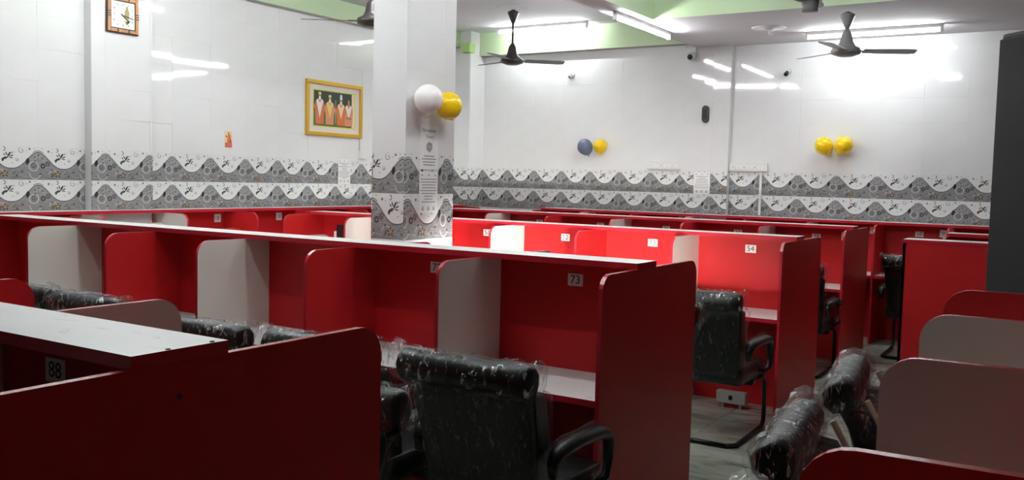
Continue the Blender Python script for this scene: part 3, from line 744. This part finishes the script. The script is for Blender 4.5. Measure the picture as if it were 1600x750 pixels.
def notice(label, p, rz, w, h, head=None):
    o = wall_thing('notice', label, 'notice', p, rz, 'paper notices')
    MB().box((-w/2, -0.0015, -h/2), (w/2, 0, h/2), M['paper']).build('sheet', o)
    g = MB(); rnd = random.Random(h*100 + p[0])
    if head:
        g.poly([(-0.026, 0.02), (-0.005, 0.036), (0.028, 0.026), (0.030, -0.006), (0.006, -0.030), (-0.028, -0.010)], M['greyink']); g.rect(-0.018, 0.0, 0.018, 0.011, M['plasticgrey'], -0.0003)
        for z in (-0.052, -0.070, -0.088, -0.106):
            x = w*0.5*rnd.uniform(0.5, 0.85); g.rect(-x, z-0.0035, x, z+0.0035, M['greyink'])
        for k, t in enumerate(head): link('heading', text_mesh(t, 0.032, M['greyink']), o, (0, -0.0022, h/2 - 0.030 - k*0.038), (PI/2, 0, 0))
    else:
        for sx in (-0.36, 0, 0.36): g.poly([(sx*w-0.012, h/2-0.025), (sx*w+0.012, h/2-0.025), (sx*w, h/2-0.012)], M['greyink'])
        z = h/2 - 0.045
        while z > -h/2 + 0.06:
            x = w*0.5*rnd.choice((0.45, 0.75, 0.88)); g.rect(-x, z-0.003, x, z+0.003, M['greyink']); z -= 0.0175
        for sx in (-0.3, 0, 0.3):
            g.oval(sx*w, -h/2+0.03, 0.013, 0.014, M['greyink'], 0, 8); g.oval(sx*w, -h/2+0.033, 0.006, 0.006, M['paper'], -0.0004, 8)
    g.build('print', o, (0, -0.0022, 0))
    return o
xc = CX1 + 0.002
notice('upper white notice with emblem taped on the right face of the column', (xc, 4.505, 1.685), FACE_LEFT, 0.185, 0.27, ('Permanent', 'Timer'))
notice('lower white notice of small lines on the right face of the column', (xc, 4.505, 1.408), FACE_LEFT, 0.185, 0.255)
notice('white paper notice on the left wall just left of the column', (XW, 7.40, 1.545), FACE_LEFT, 0.19, 0.265)
notice('white paper notice on the far wall between the two switchboards', (-3.565, YW-0.08, 1.512), FACE_BACK, 0.185, 0.24)

def balloon(label, p, r, m, tilt=(0, 0, 0), group='balloons'):
    o = thing('balloon', label, 'balloon', p, 0, group); o.rotation_euler = tilt
    pr = []
    for k in range(15):
        a = -PI/2 + PI*k/14; rr = r*math.cos(a)*(1 - 0.07*max(0, -math.sin(a))); pr.append((max(rr, 0.0005), r*1.05*math.sin(a) - (0.06*r if a < -0.9 else 0)))
    MB().lathe(pr, M[m], 28).build('skin', o, smooth=True)
    MB().lathe([(0.012, -r*1.05-0.022), (0.009, -r*1.05-0.02), (0.003, -r*1.05-0.004), (0.006, -r*1.05+0.004)], M[m], 10).build('knot', o, smooth=True)
    return o
balloon('white balloon taped on the column beside a yellow one', (-3.335, 4.355, 1.965), 0.088, 'whitelatex', (0.2, 0.35, 0))
balloon('yellow balloon taped on the column behind the white one', (-3.345, 4.575, 1.945), 0.084, 'yellow', (0.75, 0.35, 0))
balloon('grey blue balloon on the far wall', (-4.99, 9.55, 1.905), 0.092, 'bluelatex', (0, -0.45, 0))
balloon('yellow balloon touching the grey blue balloon on the far wall', (-4.80, 9.57, 1.915), 0.082, 'yellow', (0, 0.1, 0))
balloon('left yellow balloon of the yellow pair on the far wall', (-2.265, 9.58, 1.920), 0.092, 'yellow', (0, -0.5, 0))
balloon('right yellow balloon of the yellow pair on the far wall', (-2.075, 9.58, 1.925), 0.090, 'yellow', (0, 0.6, 0))

def switchboard(label, x0, x1, z, yw, n):
    o = wall_thing('switchboard', label, 'switchboard', ((x0+x1)/2, yw, z), 0, 'white switchboards'); w = (x1-x0)/2
    MB().box((-w, -0.045, -0.042), (w, 0, 0.042), M['plastic']).build('plate', o, bevel=0.005)
    for k in range(n):
        a = -w + 0.03 + (2*w-0.06)*k/n
        MB().box((a+0.006, -0.050, -0.022), (a+(2*w-0.06)/n-0.006, -0.044, 0.022), M['paper']).build('switch', o, bevel=0.002)
        if k % 3 == 0: MB().box((a+0.016, -0.0512, -0.006), (a+0.022, -0.050, 0.006), M['ink']).build('slot', o)
    return o
switchboard('left white switchboard on the far wall', -4.245, -3.83, 1.703, YW, 8)
switchboard('right white switchboard on the far wall, beside the wall step', -3.275, -2.86, 1.695, YW, 9)
o = wall_thing('conduit', 'thin white conduit running down from the right switchboard', 'pipe', (-2.933, YW, 1.185), 0)
MB().box((-0.013, -0.016, 0), (0.013, 0, 0.47), M['plastic']).build('pipe', o, bevel=0.003)
MB().box((-0.019, -0.022, 0.2), (0.019, 0, 0.225), M['plastic']).build('clip', o, bevel=0.003)
o = wall_thing('wall_speaker', 'black oblong capsule speaker on the far wall', 'speaker', (-3.545, YW-0.08, 2.268), 0)
pts = [(0.038*math.cos(a), 0.055 + 0.038*math.sin(a)) for a in [PI*k/8 for k in range(9)]] + [(0.038*math.cos(a), -0.055 + 0.038*math.sin(a)) for a in [PI + PI*k/8 for k in range(9)]]
g = MB(); n = len(pts); V = [(x, -0.035, z) for x, z in pts] + [(x, 0, z) for x, z in pts]
g.add(V, [list(range(n))[::-1]] + [(i, (i+1) % n, (i+1) % n + n, i + n) for i in range(n)], M['blackplastic']); g.build('body', o, bevel=0.004)
MB().box((-0.022, -0.038, -0.055), (0.022, -0.035, 0.055), M['blackmetal']).build('grille', o, bevel=0.002)
# CCTV camera
o = wall_thing('security_camera', 'white security camera with black lens high on the far wall', 'camera', (-3.72, YW-0.08, 2.945), 0)
MB().box((-0.06, -0.03, -0.01), (0.045, 0, 0.05), M['plastic']).build('bracket', o, bevel=0.006)
MB().lathe([(0.0, -0.16), (0.036, -0.16), (0.042, -0.14), (0.042, -0.03), (0.02, 0.0)], M['plastic'], 20, 'Y', (0, 0, -0.03)).build('body', o, rot=(0.25, 0, 0.15), smooth=True)
MB().lathe([(0.0, -0.168), (0.028, -0.166), (0.030, -0.158)], M['blackplastic'], 20, 'Y', (0, 0, -0.03)).build('lens', o, rot=(0.25, 0, 0.15), smooth=True)
for lab, x, z in (('bare bulb holder on the far wall, right of the column fan', -5.27, 2.775), ('bare bulb holder on the far wall, left of the grey fan', -2.70, 2.70)):
    o = wall_thing('bulb_holder', lab, 'bulb holder', (x, YW, z), 0, 'bulb holders')
    MB().lathe([(0.0, -0.02), (0.04, -0.02), (0.042, 0.0)], M['plastic'], 16, 'Y').build('base', o, smooth=False)
    MB().lathe([(0.017, -0.075), (0.022, -0.07), (0.022, -0.02)], M['blackmetal'] if x > -3 else M['plasticgrey'], 14, 'Y').build('socket', o, rot=(0.5, 0, 0), smooth=False)
# cable boxes left of the column
o = wall_thing('socket_box', 'small white socket box with cable on left wall beside the column', 'socket', (XW, 7.645, 1.735), FACE_LEFT)
MB().box((-0.02, -0.03, -0.045), (0.075, 0, 0.045), M['plastic']).build('box', o, bevel=0.004)
MB().tube([(-0.012, -0.008, 0.04), (-0.014, -0.008, 0.12), (-0.012, -0.008, 0.20)], 0.005, M['plasticgrey'], 6).build('cable', o, smooth=True)
